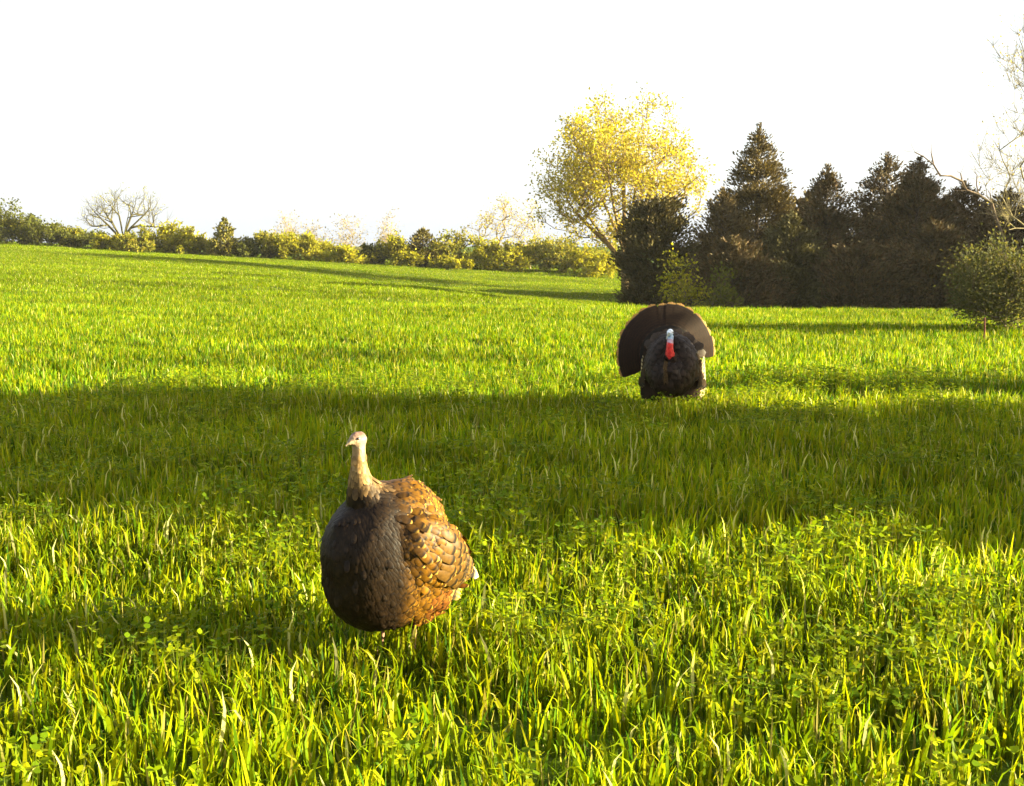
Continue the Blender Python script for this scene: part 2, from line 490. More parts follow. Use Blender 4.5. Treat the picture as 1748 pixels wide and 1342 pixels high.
def grow(rng, base, ends, up=0.35, curl=0.10, fork=0.0, r_tip=0.008, r_pow=0.45, trunk_h=0.0, step=0.5, scaffold=None):
    """connect every end point to the nearest suitable node; returns paths, radii, tips"""
    base = np.asarray(base, float)
    nodes = [base]; parent = [-1]; plen = [0.0]
    if trunk_h > 0:
        k = max(2, int(trunk_h / step))
        for q in range(1, k + 1):
            nodes.append(base + np.array([rng.normal(0, .02), rng.normal(0, .02), trunk_h * q / k]))
            parent.append(len(nodes) - 2); plen.append(trunk_h * q / k)
    start = len(nodes) - 1
    ends = np.asarray(ends, float)
    order = np.argsort(np.linalg.norm(ends - nodes[start], axis=1))
    tips = []
    seq = list(ends[order])
    if scaffold is not None:
        seq = list(np.asarray(scaffold, float)) + seq
    nsc = 0 if scaffold is None else len(scaffold)
    for qi, e in enumerate(seq):
        A = np.array(nodes)
        dv = e - A
        dist = np.linalg.norm(dv, axis=1)
        steep = dv[:, 2] / np.maximum(dist, 1e-6)
        cost = dist + 0.25 * np.array(plen) + np.where(steep < -0.05, 3.0, 0) + np.where(np.arange(len(A)) < start, 50, 0) + np.clip(0.35 - steep, 0, 1) * dist * 0.6
        i = int(np.argmin(cost)) if qi >= nsc else max(0, start - int(rng.integers(0, 2)))
        p0 = A[i]
        n = max(2, int(dist[i] / step))
        # start along the parent's direction, end upward
        pd = nodes[i] - nodes[parent[i]] if parent[i] >= 0 else np.array([0, 0, 1.0])
        pd = norm(pd)
        c1 = p0 + pd * dist[i] * 0.22
        c2 = e - np.array([0, 0, up]) * dist[i] * 0.4 + rng.normal(0, curl, 3) * dist[i] * .3
        prev = i
        for q in range(1, n + 1):
            t = q / n
            pt = (1 - t) ** 3 * p0 + 3 * (1 - t) ** 2 * t * c1 + 3 * (1 - t) * t * t * c2 + t ** 3 * e
            pt = pt + rng.normal(0, 0.02 * step, 3) * (q < n)
            nodes.append(pt); parent.append(prev); plen.append(plen[prev] + dist[i] / n); prev = len(nodes) - 1
        tips.append(prev)
    N = len(nodes)
    cnt = np.zeros(N)
    for t in tips:
        cnt[t] += 1
    for k in range(N - 1, 0, -1):
        cnt[parent[k]] += cnt[k]
    rad = r_tip * np.maximum(cnt, 1) ** r_pow
    kids = [[] for _ in range(N)]
    for k in range(1, N):
        kids[parent[k]].append(k)
    paths, radii = [], []
    stack = [(0, None)]
    A = np.array(nodes)
    while stack:
        s, frm = stack.pop()
        path = [frm, s] if frm is not None else [s]
        cur = s
        while kids[cur]:
            ks = sorted(kids[cur], key=lambda q: -cnt[q])
            for o_ in ks[1:]:
                stack.append((o_, cur))
            cur = ks[0]; path.append(cur)
        if len(path) >= 2:
            r = rad[path].copy()
            if frm is not None:
                r[0] = min(r[0], r[1] * 1.25)
            paths.append(A[path]); radii.append(r)
    return paths, radii, A, parent, tips

def in_ellipsoid(rng, n, c, r, shell=0.55, zmin=-9):
    out = []
    while len(out) < n:
        d = norm(rng.normal(0, 1, 3)); k = (shell + (1 - shell) * rng.random()) if rng.random() < .7 else rng.random()
        p = np.asarray(c) + d * np.asarray(r) * k
        if p[2] > zmin:
            out.append(p)
    return np.array(out)

def twigs_from(rng, A, parent, tips, per, length, up=0.3, spread=0.7):
    paths, radii, ends, dirs = [], [], [], []
    for t in tips:
        d0 = norm(A[t] - A[parent[t]])
        for _ in range(per):
            d = norm(d0 + rng.normal(0, spread, 3) + np.array([0, 0, up]))
            L = length * rng.uniform(.5, 1.3)
            m = A[t] + d * L * .5 + rng.normal(0, .06 * L, 3)
            e = A[t] + d * L + np.array([0, 0, up * .3 * L])
            paths.append(np.array([A[t], m, e])); radii.append(np.array([.006, .005, .003]))
            ends.append(e); dirs.append(d)
            ends.append(m); dirs.append(d)
    return paths, radii, np.array(ends), np.array(dirs)

def broad_tree(name, base, ends, rng, label, category='tree', trunk_h=1.0, bark=(0.12, 0.09, 0.06), leaf_n=0, leaf_len=.12, leaf_w=.08,
               leaf_cols=None, twig_per=5, twig_len=.5, r_tip=.009, r_pow=.45, up=.35, group=None, mat=None, leaf_spread=.18, twig_r=1.0, spread=.7, scaffold=None):
    base = Vector(base)
    root = empty(name, base)
    tag(root, label, category, group)
    rel = np.asarray(ends, float) - np.array(base)
    paths, radii, A, parent, tips = grow(rng, (0, 0, -0.05), rel, up=up, trunk_h=trunk_h, r_tip=r_tip, r_pow=r_pow, scaffold=None if scaffold is None else np.asarray(scaffold, float) - np.array(base))
    tp, tr, te, td = twigs_from(rng, A, parent, tips, twig_per, twig_len, spread=spread)
    radii = [r for r in radii] + [r * twig_r for r in tr]
    paths = paths + tp
    a = tubes(paths, radii, 5, [np.array(bark) * rng.uniform(.8, 1.2) for _ in paths])
    obj('trunk', a.mesh('trunk', smooth=True), M_BARK, root)
    if leaf_n:
        idx = rng.integers(0, len(te), leaf_n)
        P = te[idx] + rng.normal(0, leaf_spread, (leaf_n, 3))
        cols = np.asarray(leaf_cols)[rng.integers(0, len(leaf_cols), leaf_n)]
        v, f, c = leaves(P, td[idx], leaf_len, leaf_w, cols, rng)
        obj('crown', make_mesh('crown', v, f, c), mat or M_LEAF, root)
    return root

def cedar(name, base, height, radius, rng, label, n=9000, shape='cone', cols=((0.10, 0.085, 0.04), (0.12, 0.088, 0.046), (0.085, 0.075, 0.036)),
          lean=(0, 0), category='evergreen tree', group=None, tops=None, card=(.16, .065), lit=None, low=.03, wob=.17):
    """evergreen with a dense, uneven crown made of many small sprays on drooping limbs"""
    root = empty(name, base)
    tag(root, label, category, group)
    trunk = np.array([[lean[0] * t, lean[1] * t, height * t * .96] for t in np.linspace(-.02, 1, 8)])
    paths, radii = [trunk], [np.linspace(.035 * height ** .8, .012, 8)]
    P, D = [], []
    nb = int(42 * height)
    def rad_at(t):
        if shape == 'cone':
            return radius * (1 - t) ** .8 * min(1, .55 + t * 4.5)
        if shape == 'column':
            return radius * min(1.0, 1.45 * (1 - t) ** .85 + .02) * min(1, .75 + t * 2)
        return radius * math.sqrt(max(0, 1 - (2 * t - .9) ** 2 / 1.25))
    ph = rng.uniform(0, 6.28, 4)
    weights = []
    segs = []
    for k in range(nb):
        t = low + (1 - low) * (rng.random() ** 1.15) * .99
        az = rng.uniform(0, 6.283)
        lump = 1 + .6 * wob * math.sin(3 * az + 17 * t + ph[0]) + .4 * wob * math.sin(5 * az - 23 * t + ph[1]) + .6 * wob * rng.normal()
        r = max(.08, rad_at(t) * lump)
        o = np.array([lean[0] * t, lean[1] * t, t * height])
        rise = .10 + .28 * np.clip((t - .35) / .6, 0, 1)
        e = o + np.array([math.cos(az) * r, math.sin(az) * r, r * (rise + rng.uniform(-.15, .3))])
        m = (o + e) / 2 + np.array([0, 0, -.05 * r])
        paths.append(np.array([o, m, e])); radii.append(np.array([.02, .014, .004]) * (.6 + .4 * r))
        segs.append((o, m, e)); weights.append(r ** 1.2)
    weights = np.array(weights) / sum(weights)
    pick = rng.choice(nb, n, p=weights)
    tt = np.clip(rng.beta(2.6, 1.1, n), 0, 1)
    O = np.array([segs[i][0] for i in pick]); Mi = np.array([segs[i][1] for i in pick]); E = np.array([segs[i][2] for i in pick])
    t1 = tt[:, None]
    pos = (1 - t1) ** 2 * O + 2 * (1 - t1) * t1 * Mi + t1 ** 2 * E
    out = norm((E - O) * np.array([1, 1, .5]))
    spread = (.07 + .07 * np.linalg.norm(E - O, axis=1))[:, None]
    pos = pos + rng.normal(0, 1, (n, 3)) * spread * np.array([1, 1, .8])
    pos[:, 2] = np.maximum(pos[:, 2], .02)
    dirs = out + np.array([0, 0, .55])
    tip = np.array([[lean[0], lean[1], height * (1.03 - .12 * q)] for q in rng.random(120)]) + rng.normal(0, .05, (120, 3))
    pos = np.concatenate([pos, tip]); dirs = np.concatenate([dirs, np.tile([0, 0, 1.], (120, 1)) + rng.normal(0, .4, (120, 3))])
    cc = np.asarray(cols)[rng.integers(0, len(cols), len(pos))] * np.array([.82, .68, .54])
    v, f, c = leaves(pos, dirs, card[0], card[1], cc, rng, droop=-.1, jitter=.3)
    a = tubes(paths, radii, 4, [(.07, .05, .035)] * len(paths))
    obj('trunk', a.mesh('trunk', smooth=True), M_BARK, root)
    obj('crown', make_mesh('crown', v, f, c), M_NEEDLE, root)
    return root

def bush(name, base, w, h, rng, label, cols, n=2200, leaf=(.16, .11), bark=(.13, .1, .07), dep=None, ragged=.5, stems=26, category='bush', group=None, mat=None, dense=1.0):
    """many-stemmed shrub: stems from the ground, leafy twigs up to an uneven outline"""
    base = Vector(base)
    dep = dep or w
    ends = []
    ph = rng.uniform(0, 6.28, 3)
    while len(ends) < stems:
        q = rng.uniform(-1, 1, 3); q[2] = rng.uniform(.15, 1)
        if q[0] ** 2 + q[1] ** 2 + (q[2] * .92) ** 2 > 1:
            continue
        lump = 1 + ragged * .5 * math.sin(4 * q[0] + ph[0]) * math.sin(3 * q[1] + ph[1]) + rng.normal(0, .12 * ragged)
        ends.append([q[0] * w / 2, q[1] * dep / 2, max(.15, q[2] * h * lump)])
    ends = np.array(ends) + np.array(base)
    return broad_tree(name, base, ends, rng, label, category, trunk_h=.08, bark=bark, leaf_n=n, leaf_len=leaf[0], leaf_w=leaf[1], leaf_cols=cols,
                      twig_per=6, twig_len=.16 * h + .12, r_tip=.006, r_pow=.4, up=.5, group=group, mat=mat, leaf_spread=.07 * h + .03, spread=.9)

def ground_at(px, d):
    x = xat(px, d)
    return Vector((x, d, gz(x, d)))

def top_h(px, py, d):
    """height above the ground of the point seen at (px, py)"""
    p = at(px, py, d)
    return p.z - gz(p.x, d)

YEL = ((0.36, 0.31, 0.02), (0.44, 0.36, 0.04), (0.28, 0.27, 0.02), (0.40, 0.33, 0.05))
YG = ((0.27, 0.26, 0.018), (0.21, 0.22, 0.016), (0.34, 0.30, 0.025), (0.18, 0.17, 0.018))
DKG = ((0.085, 0.095, 0.018), (0.11, 0.115, 0.02), (0.07, 0.075, 0.018))
TAN = ((0.30, 0.23, 0.13), (0.26, 0.20, 0.10), (0.34, 0.28, 0.14))
MIX = ((0.20, 0.20, 0.02), (0.12, 0.13, 0.022), (0.29, 0.25, 0.04))

def build_trees():
    rng = np.random.default_rng(5)
    # --- the tall yellow-leaved tree
    D = 66.0
    b = ground_at(1068, D)
    ends = []
    c = at(1068, 300, D); rx = 140 / F * D; rz = 124 / F * D
    e1 = in_ellipsoid(rng, 230, (c.x, c.y, c.z), (rx * .97, rx * .9, rz), .5, zmin=b.z + 3.0)
    c2 = at(985, 350, D)
    e2 = in_ellipsoid(rng, 32, (c2.x, c2.y, c2.z), (2.3, 2.3, 1.9), .3)
    broad_tree('yellow_tree', b, np.concatenate([e1, e2]), rng, 'tall round-crowned tree with sparse yellow spring leaves rising above the hedgerow', 'tree', trunk_h=1.9,
               bark=(.2, .13, .05), leaf_n=20000, leaf_len=.17, leaf_w=.11, leaf_cols=YEL, twig_per=6, twig_len=.85, r_tip=.018, r_pow=.47, up=.6, leaf_spread=.2, twig_r=1.8, scaffold=[at(px, py, D + dd)[:] for px, py, dd in ((1062, 215, .5), (1010, 270, -1.5), (1120, 255, -1), (1090, 230, 2), (965, 330, .5), (1170, 320, .8), (1035, 250, -2.5), (1140, 330, -2), (1000, 360, 1.5), (1075, 290, -2))])
    # --- cedars of the dark grove on the right
    def ced(px, d, top_py, half_px, label, shape, **k):
        h = top_h(px, top_py, d)
        return cedar('cedar_tree', ground_at(px, d), h, half_px / F * d, rng, label, shape=shape, group='dark cedars of the grove', **k)
    ced(1118, 43, 345, 56, 'rounded dark cedar at the left end of the grove, behind the strutting tom', 'dome', n=26000, cols=((.09, .088, .03), (.10, .085, .032), (.075, .075, .026)))
    ced(1290, 48, 222, 108, 'tallest cedar of the grove with a pointed conical top', 'cone', n=46000, wob=.07, cols=((0.11, .095, .03), (.095, .08, .034), (.14, .115, .028)))
    ced(1232, 46, 330, 62, 'low brownish cedar filling the gap left of the tallest cedar', 'column', n=18000, cols=((.12, .095, .04), (.10, .085, .036)))
    ced(1408, 45, 292, 72, 'short cedar with a blunt top right of the tallest cedar', 'column', n=26000)
    ced(1508, 46, 270, 84, 'slender-tipped dark cedar, left of the twin-topped pair', 'column', n=26000)
    ced(1562, 44, 278, 84, 'slender-tipped dark cedar, right of the twin-topped pair', 'column', n=26000)
    ced(1640, 45, 318, 80, 'brownish cedar beneath the leaning bare branch', 'column', n=26000, cols=((.12, .09, .046), (.10, .078, .04)))
    ced(1716, 42, 330, 84, 'dull brown cedar at the right edge behind the grey-green bush', 'column', n=26000, cols=((.12, .095, .05), (.10, .08, .042)))
    ced(1350, 41, 372, 60, 'low olive cedar in front of the grove below the blunt-topped one', 'column', n=22000, wob=.3, cols=((.09, .092, .034), (.08, .08, .03)))
    ced(1470, 40, 420, 70, 'low dark cedar in front of the twin-topped pair', 'column', n=22000, wob=.3)
    ced(1590, 40, 385, 72, 'low dark cedar in front of the brownish one', 'column', n=22000, wob=.3)
    ced(1250, 40, 412, 66, 'low dark cedar in front of the tallest cedar', 'column', n=22000, wob=.3)
    # small yellow shrubs at the foot of the grove
    bush('yellow_shrub', ground_at(1168, 38.5), 70 / F * 38, top_h(1168, 455, 38.5), rng, 'small yellow-green shrub in front of the rounded dark cedar', YG, n=900, leaf=(.13, .09), stems=14)
    bush('olive_shrub', ground_at(1228, 37.5), 50 / F * 38, top_h(1228, 478, 37.5), rng, 'small dull olive shrub right of the yellow-green one at the grove edge', DKG, n=700, leaf=(.12, .08), stems=12)
    # grey-green bush at the right edge
    bush('grey_green_bush', ground_at(1722, 21), 175 / F * 21, top_h(1722, 445, 21), rng, 'wide grey-green bush standing in the field at the right edge', ((.085, .092, .036), (.07, .078, .032), (.11, .10, .04)),
         n=17000, leaf=(.07, .032), stems=60, ragged=.4)
    # reddish stake beside it
    st = ground_at(1686, 19.0)
    a = tubes([np.array([[0, 0, -.05], [.005, 0, .2], [-.004, .003, .40]])], [np.array([.016, .014, .012])], 6, [(.10, .035, .025)])
    k = obj('stake', a.mesh('stake'), M_BARK, None, st)
    tag(k, 'thin reddish stake in the grass beside the grey-green bush', 'stake')
    # --- bare tree leaning in from the right edge
    D = 34.0
    b = ground_at(1830, D)
    ends = []
    for (px, py, dd, sx, sz, n) in ((1730, 110, 34, 40, 50, 13), (1742, 200, 34, 40, 60, 13), (1728, 290, 34, 45, 40, 26), (1800, 120, 34, 60, 120, 50), (1860, 220, 35, 60, 120, 40), (1735, 350, 34, 30, 30, 20)):
        for _ in range(n):
            p = at(px + rng.normal(0, sx * .6), py + rng.normal(0, sz * .6), dd + rng.normal(0, .8)); ends.append(p[:])
    broad_tree('bare_tree', b, np.array(ends), rng, 'tall pale bare-twigged tree reaching in at the right edge', 'tree', trunk_h=1.6, bark=(.20, .16, .08), leaf_n=700, leaf_len=.07, leaf_w=.05,
               leaf_cols=((.36, .30, .08), (.32, .26, .1)), twig_per=7, twig_len=.65, r_tip=.005, r_pow=.44, up=.7, twig_r=.8)
    # leaning dead branch over the grove
    D = 40.0
    b = ground_at(1735, D)
    pts = [at(1735, 470, D), at(1715, 385, D), at(1660, 322, D), at(1610, 288, D), at(1562, 260, D)]
    ends = [at(1562, 260, D)[:], at(1590, 262, D + .2)[:], at(1605, 300, D - .2)[:], at(1640, 296, D)[:], at(1668, 300, D + .3)[:], at(1690, 330, D)[:], at(1650, 325, D)[:], at(1700, 372, D)[:]]
    broad_tree('leaning_tree', b, np.array(ends), rng, 'thin bare tree leaning left over the top of the cedars', 'tree', trunk_h=1.2, bark=(.16, .11, .07), twig_per=3, twig_len=.45, r_tip=.02, r_pow=.5, up=.0)

    # --- hedgerow along the far edge of the field
    def hb(px, d, top_py, wpx, cols, label, **k):
        b = ground_at(px, d)
        kw = dict(n=3200, leaf=(.2, .13), stems=26)
        kw.update(k)
        bush('hedge_bush', b, wpx * 1.7 / F * d, max(.6, top_h(px, top_py + 8, d)), rng, label, cols, group='bushes of the far hedgerow', **kw)
    hb(6, 84, 352, 44, DKG, 'dark green bush at the left end of the hedgerow, cut by the picture edge')
    hb(38, 85, 368, 52, MIX, 'second bush of the hedgerow from the left edge, olive and bushy')
    hb(78, 84, 372, 54, DKG, 'dark wide bush of the hedgerow with a flat top, left of the bare spreading tree')
    hb(118, 85, 384, 46, MIX, 'olive bush stepping down to the left of the bare spreading tree')
    hb(150, 84, 390, 44, DKG, 'small dark round bush just left of the bare spreading tree trunk')
    hb(196, 83, 398, 50, YG, 'low yellow-green bush in front of the bare spreading tree')
    hb(242, 83, 396, 50, MIX, 'low olive bush right of the bare spreading tree trunk')
    hb(280, 85, 378, 44, YG, 'yellow-green bush right of the bare spreading tree')
    hb(318, 84, 392, 46, YG, 'yellow-green bush left of the small pointed cedar')
    hb(350, 84, 402, 40, MIX, 'low olive bush touching the small pointed cedar on its left')
    hb(425, 84, 404, 46, DKG, 'dark low bush just right of the small pointed cedar')
    hb(462, 84, 402, 44, MIX, 'olive bush second right of the small pointed cedar')
    hb(500, 84, 396, 54, YG, 'broad yellow-green bush in front of the pale bare thicket, left part')
    hb(545, 84, 404, 46, YG, 'yellow-green bush in front of the pale bare thicket, middle part')
    hb(598, 83, 418, 40, YG, 'low bright yellow-green bush at the foot of the pale bare thicket')
    hb(632, 84, 420, 36, DKG, 'low dark bush in the hollow right of the pale bare thicket')
    hb(668, 84, 404, 44, YG, 'yellow-green bush left of the dark round evergreen')
    hb(700, 83, 424, 36, YG, 'low bright yellow bush before the dark round evergreen')
    hb(765, 84, 404, 52, MIX, 'olive bush right of the dark round evergreen')
    hb(775, 82, 434, 50, YG, 'low yellow-green bush below the olive one, right of the dark round evergreen')
    hb(825, 84, 412, 52, YG, 'yellow-green bush left of the slender sparse tree')
    hb(870, 83, 416, 56, YG, 'yellow-green bush in front of the slender sparse tree')
    hb(915, 84, 408, 56, MIX, 'olive bush right of the slender sparse tree')
    hb(960, 84, 402, 56, MIX, 'olive-brown bush below the left limbs of the yellow tree')
    hb(1012, 82, 428, 62, YG, 'bright yellow-green bush at the right end of the hedgerow')
    hb(1040, 85, 405, 60, MIX, 'olive bush at the right end of the hedgerow, before the yellow tree trunk')
    # pointed small cedar and the dark round one
    cedar('small_cedar', ground_at(385, 83), top_h(385, 378, 83), 26 / F * 83, rng, 'small pointed cedar rising from the left half of the hedgerow', n=2200, shape='cone', card=(.25, .12),
          cols=((.13, .15, .03), (.18, .18, .03)))
    cedar('round_evergreen', ground_at(722, 84), top_h(722, 395, 84), 30 / F * 84, rng, 'dark round-topped evergreen in the middle of the hedgerow', n=2600, shape='column', card=(.25, .12),
          cols=((.12, .12, .03), (.15, .14, .035)))
    # bare spreading tree on the left
    D = 88.0
    b = ground_at(212, D)
    ends = []
    for _ in range(90):
        th = rng.uniform(0.15, math.pi - .15)
        r = rng.uniform(.5, 1.0)
        p = at(215 + math.cos(th) * 78 * r, 395 - math.sin(th) * 68 * r, D + rng.normal(0, 1.4)); ends.append(p[:])
    broad_tree('bare_spreading_tree', b, np.array(ends), rng, 'bare spreading tree with forked limbs above the left hedgerow', 'tree', trunk_h=.8, bark=(.07, .06, .025), leaf_n=250, leaf_len=.14, leaf_w=.09,
               leaf_cols=((.38, .36, .12),), twig_per=5, twig_len=.8, r_tip=.02, r_pow=.5, up=.3, twig_r=1.5, scaffold=[at(px, py, D + dd)[:] for px, py, dd in ((175, 352, .5), (150, 345, -.5), (200, 345, -1), (232, 340, 1), (258, 350, 0), (220, 362, -1), (190, 375, 1.5))])
    # slender sparse trees right of centre
    for (px, top, lab, n) in ((862, 345, 'slender sparse tree with pale buds, left of the yellow tree', 46), (905, 352, 'thin sparse sapling between the slender tree and the yellow tree', 30),
                              (828, 372, 'short sparse sapling on the left of the slender pale tree', 24)):
        D = 88.0
        b = ground_at(px, D)
        ends = []
        for _ in range(n):
            t = rng.random()
            p = at(px + rng.normal(0, 1) * (26 * (1 - t) + 6), 425 + (top - 425) * t, D + rng.normal(0, .8)); ends.append(p[:])
        broad_tree('sparse_tree', b, np.array(ends), rng, lab, 'tree', trunk_h=1.0, bark=(.24, .18, .09), leaf_n=420, leaf_len=.16, leaf_w=.1, leaf_cols=((.40, .33, .1), (.34, .27, .06)), twig_per=4, twig_len=.55,
                   r_tip=.014, r_pow=.45, up=.6, twig_r=1.5, group='sparse trees of the hedgerow')
    # pale thicket of bare stems
    for (px, top, wpx, lab) in ((492, 378, 46, 'left clump of the pale bare thicket behind the hedgerow'), (540, 388, 50, 'low middle clump of the pale bare thicket behind the hedgerow'),
                                (600, 375, 54, 'tall right clump of the pale bare thicket behind the hedgerow'), (662, 384, 30, 'narrow pale bare clump just left of the dark round evergreen')):
        D = 92.0
        b = ground_at(px, D)
        bush('bare_thicket', b, wpx / F * D, top_h(px, top, D), rng, lab, TAN, n=650, leaf=(.2, .08), bark=(.3, .23, .13), stems=60, category='thicket', group='pale bare thicket', ragged=.5)
    # --- trees standing out of the picture on the right: they throw the shade that crosses the field
    def shade(x, y, h, r, lab, n=6000, shape='column', card=(.45, .24), low=.01, wob=.17):
        cedar('shade_tree', (x, y, gz(x, y)), h, r, rng, lab, n=n, shape=shape, card=card, group='trees beyond the right edge of the picture', low=low, wob=wob)
    shade(16.0, 6.9, 7.8, 1.7, 'dense evergreen beyond the right edge whose shadow crosses the grass behind the hen', n=15000, wob=.4)
    shade(17.5, 8.3, 8.4, 1.4, 'tall-stemmed evergreen beyond the right edge, just behind the dense one', n=2600, low=.5, wob=.5)
    shade(31.0, 42.0, 10.0, 4.0, 'large evergreen beyond the right edge of the grove, nearest it', n=12000, card=(.6, .35))
    shade(36.0, 36.0, 9.5, 4.0, 'large evergreen beyond the right edge of the grove, nearer the field', n=12000, card=(.6, .35))
    shade(15.0, 60.0, 5.2, 2.6, 'unseen dark evergreen added deep behind the grove to shade the hollow, hidden by the tallest cedar', n=6000)  # added out of sight so its shadow falls across the hollow
    shade(21.0, 62.0, 6.0, 2.8, 'unseen dark evergreen added deep behind the grove to shade the hollow, hidden by the twin-topped pair', n=6000)  # likewise added, to shade the visible far side of the hollow
    shade(21.0, 11.2, 4.6, .6, 'slim evergreen beyond the right edge, level with the strutting tom', n=3500)
build_trees()

# ------------------------------------------------------------------ turkeys
def loft(acc, P, ra, rb, side=None, sides=18):
    """closed tube of elliptical rings; side = fixed sideways axis"""
    P = np.asarray(P, float); n = len(P)
    T = norm(np.gradient(P, axis=0))
    if side is None:
        side = np.array([0, 1.0, 0])
    A = norm(np.asarray(side) - T * (T @ np.asarray(side))[:, None]); B = np.cross(T, A)
    th = np.linspace(0, 2 * math.pi, sides, endpoint=False)
    ring = P[:, None, :] + np.asarray(ra)[:, None, None] * np.cos(th)[None, :, None] * A[:, None, :] + np.asarray(rb)[:, None, None] * np.sin(th)[None, :, None] * B[:, None, :]
    base = len(acc[0])
    acc[0].extend(ring.reshape(-1, 3).tolist())
    for i in range(n - 1):
        for j in range(sides):
            k = (j + 1) % sides
            acc[1].append((base + i * sides + j, base + i * sides + k, base + (i + 1) * sides + k, base + (i + 1) * sides + j))
    acc[0].append((P[0] - T[0] * min(ra[0], rb[0]) * .6).tolist()); acc[0].append((P[-1] + T[-1] * min(ra[-1], rb[-1]) * .6).tolist())
    c0, c1 = len(acc[0]) - 2, len(acc[0]) - 1
    for j in range(sides):
        k = (j + 1) % sides
        acc[1].append((c0, base + k, base + j))
        acc[1].append((c1, base + (n - 1) * sides + j, base + (n - 1) * sides + k))

def spline(t, k, n=30):
    """smooth curve through the ring values k at positions t"""
    t = np.asarray(t, float); k = np.asarray(k, float)
    m = np.gradient(k, t)
    q = np.linspace(t[0], t[-1], n)
    i = np.clip(np.searchsorted(t, q, side='right') - 1, 0, len(t) - 2)
    h = t[i + 1] - t[i]; u = (q - t[i]) / h
    return q, (2 * u ** 3 - 3 * u ** 2 + 1) * k[i] + (u ** 3 - 2 * u ** 2 + u) * h * m[i] + (-2 * u ** 3 + 3 * u ** 2) * k[i + 1] + (u ** 3 - u ** 2) * h * m[i + 1]

def fuse(acc, voxel, smooth, name):
    """one continuous skin over all the lofted pieces"""
    me = bpy.data.meshes.new('tmp')
    me.from_pydata([tuple(v) for v in acc[0]], [], acc[1]); me.update()
    o = bpy.data.objects.new('tmp', me); COL.objects.link(o)
    m = o.modifiers.new('r', 'REMESH'); m.mode = 'VOXEL'; m.voxel_size = voxel
    s = o.modifiers.new('s', 'SMOOTH'); s.factor = .5; s.iterations = smooth
    dg = bpy.context.evaluated_depsgraph_get(); dg.update()
    ev = o.evaluated_get(dg)
    out = bpy.data.meshes.new_from_object(ev)
    out.name = name
    out.polygons.foreach_set('use_smooth', np.ones(len(out.polygons), dtype=bool))
    bpy.data.objects.remove(o); bpy.data.meshes.remove(me)
    return out

def paint(me, fn):
    n = len(me.vertices)
    co = np.empty(n * 3, np.float32); me.vertices.foreach_get('co', co); co = co.reshape(-1, 3)
    ca = me.attributes.new('Col', 'FLOAT_COLOR', 'POINT')
    c4 = np.ones((n, 4), np.float32); c4[:, :3] = fn(co)
    ca.data.foreach_set('color', c4.ravel())
    if len(me.materials) == 0:
        me.materials.append(None)

ROWT = np.array([0, .3, .62, .84, .95, 1.0])
ROWW = np.array([.55, .95, 1.0, .8, .5, .08])
def coat(me, rng, n, keep, flow, size, colour, tilt=.16, mind=.6):
    """overlapping contour feathers laid over the skin"""
    me.calc_loop_triangles()
    nt = len(me.loop_triangles)
    tv = np.empty(nt * 3, np.int32); me.loop_triangles.foreach_get('vertices', tv); tv = tv.reshape(-1, 3)
    co = np.empty(len(me.vertices) * 3, np.float32); me.vertices.foreach_get('co', co); co = co.reshape(-1, 3).astype(float)
    vn = np.empty(len(me.vertices) * 3, np.float32); me.vertices.foreach_get('normal', vn); vn = vn.reshape(-1, 3).astype(float)
    ar = np.linalg.norm(np.cross(co[tv[:, 1]] - co[tv[:, 0]], co[tv[:, 2]] - co[tv[:, 0]]), axis=1)
    idx = rng.choice(nt, n * 8, p=ar / ar.sum())
    w = rng.dirichlet((1, 1, 1), n * 8)
    P = (co[tv[idx]] * w[:, :, None]).sum(1); Nn = norm((vn[tv[idx]] * w[:, :, None]).sum(1))
    ok = keep(P)
    P, Nn = P[ok], Nn[ok]
    sz = size(P)
    chosen = []
    for i in range(len(P)):
        if chosen:
            d = P[chosen] - P[i]
            if np.min(np.einsum('ij,ij->i', d, d)) < (mind * sz[i, 1]) ** 2:
                continue
        chosen.append(i)
        if len(chosen) >= n:
            break
    a = Acc()
    for i in chosen:
        p, nn = P[i], Nn[i]
        f = flow(p) + rng.normal(0, .12, 3)
        f = norm(f - nn * (f @ nn)); s = np.cross(nn, f)
        L, W = sz[i] * rng.uniform(.75, 1.25)
        tl = (tilt(p) if callable(tilt) else tilt) * rng.uniform(.3, 1.9)
        d = f * math.cos(tl) + nn * math.sin(tl)
        rows = []
        for t, ww in zip(ROWT, ROWW):
            c = p - f * L * .25 + nn * .003 + d * L * t - nn * (.16 * L * t * t)
            rows += [c - s * W * .5 * ww - nn * W * .10 * ww, c + nn * W * .04, c + s * W * .5 * ww - nn * W * .10 * ww]
        fa = []
        for k in range(len(ROWT) - 1):
            for j in range(2):
                fa.append([k * 3 + j, k * 3 + j + 1, k * 3 + j + 4, k * 3 + j + 3])
        cc = np.repeat(colour(p, rng), 3, axis=0)
        a.add(rows, fa, cc)
    return a

def quill(L, W, rowcol, bend=0.0, rows=14, cup=.12, tipw=.5):
    """one long flight or tail feather along +X, width along Y, face +Z"""
    t = np.linspace(0, 1, rows + 1)
    w = W * np.clip(.25 + 1.2 * t, 0, 1) * np.where(t > .86, np.sqrt(np.clip(1 - ((t - .86) / .14) ** 2 * (1 - tipw ** 2 * .2), 0, 1)), 1)
    v, c, f = [], [], []
    for k in range(rows + 1):
        x = L * t[k]; z = bend * L * t[k] ** 2
        for j, y in enumerate((-.5, 0, .5)):
            v.append((x - (abs(y) * .12 * W if k == rows else 0), y * w[k], z + cup * w[k] * (.25 - y * y)))
            c.append(rowcol(t[k], y))
    for k in range(rows):
        for j in range(2):
            f.append((k * 3 + j, k * 3 + j + 1, k * 3 + j + 4, k * 3 + j + 3))
    return make_mesh('feather', v, f, np.array(c), smooth=True)

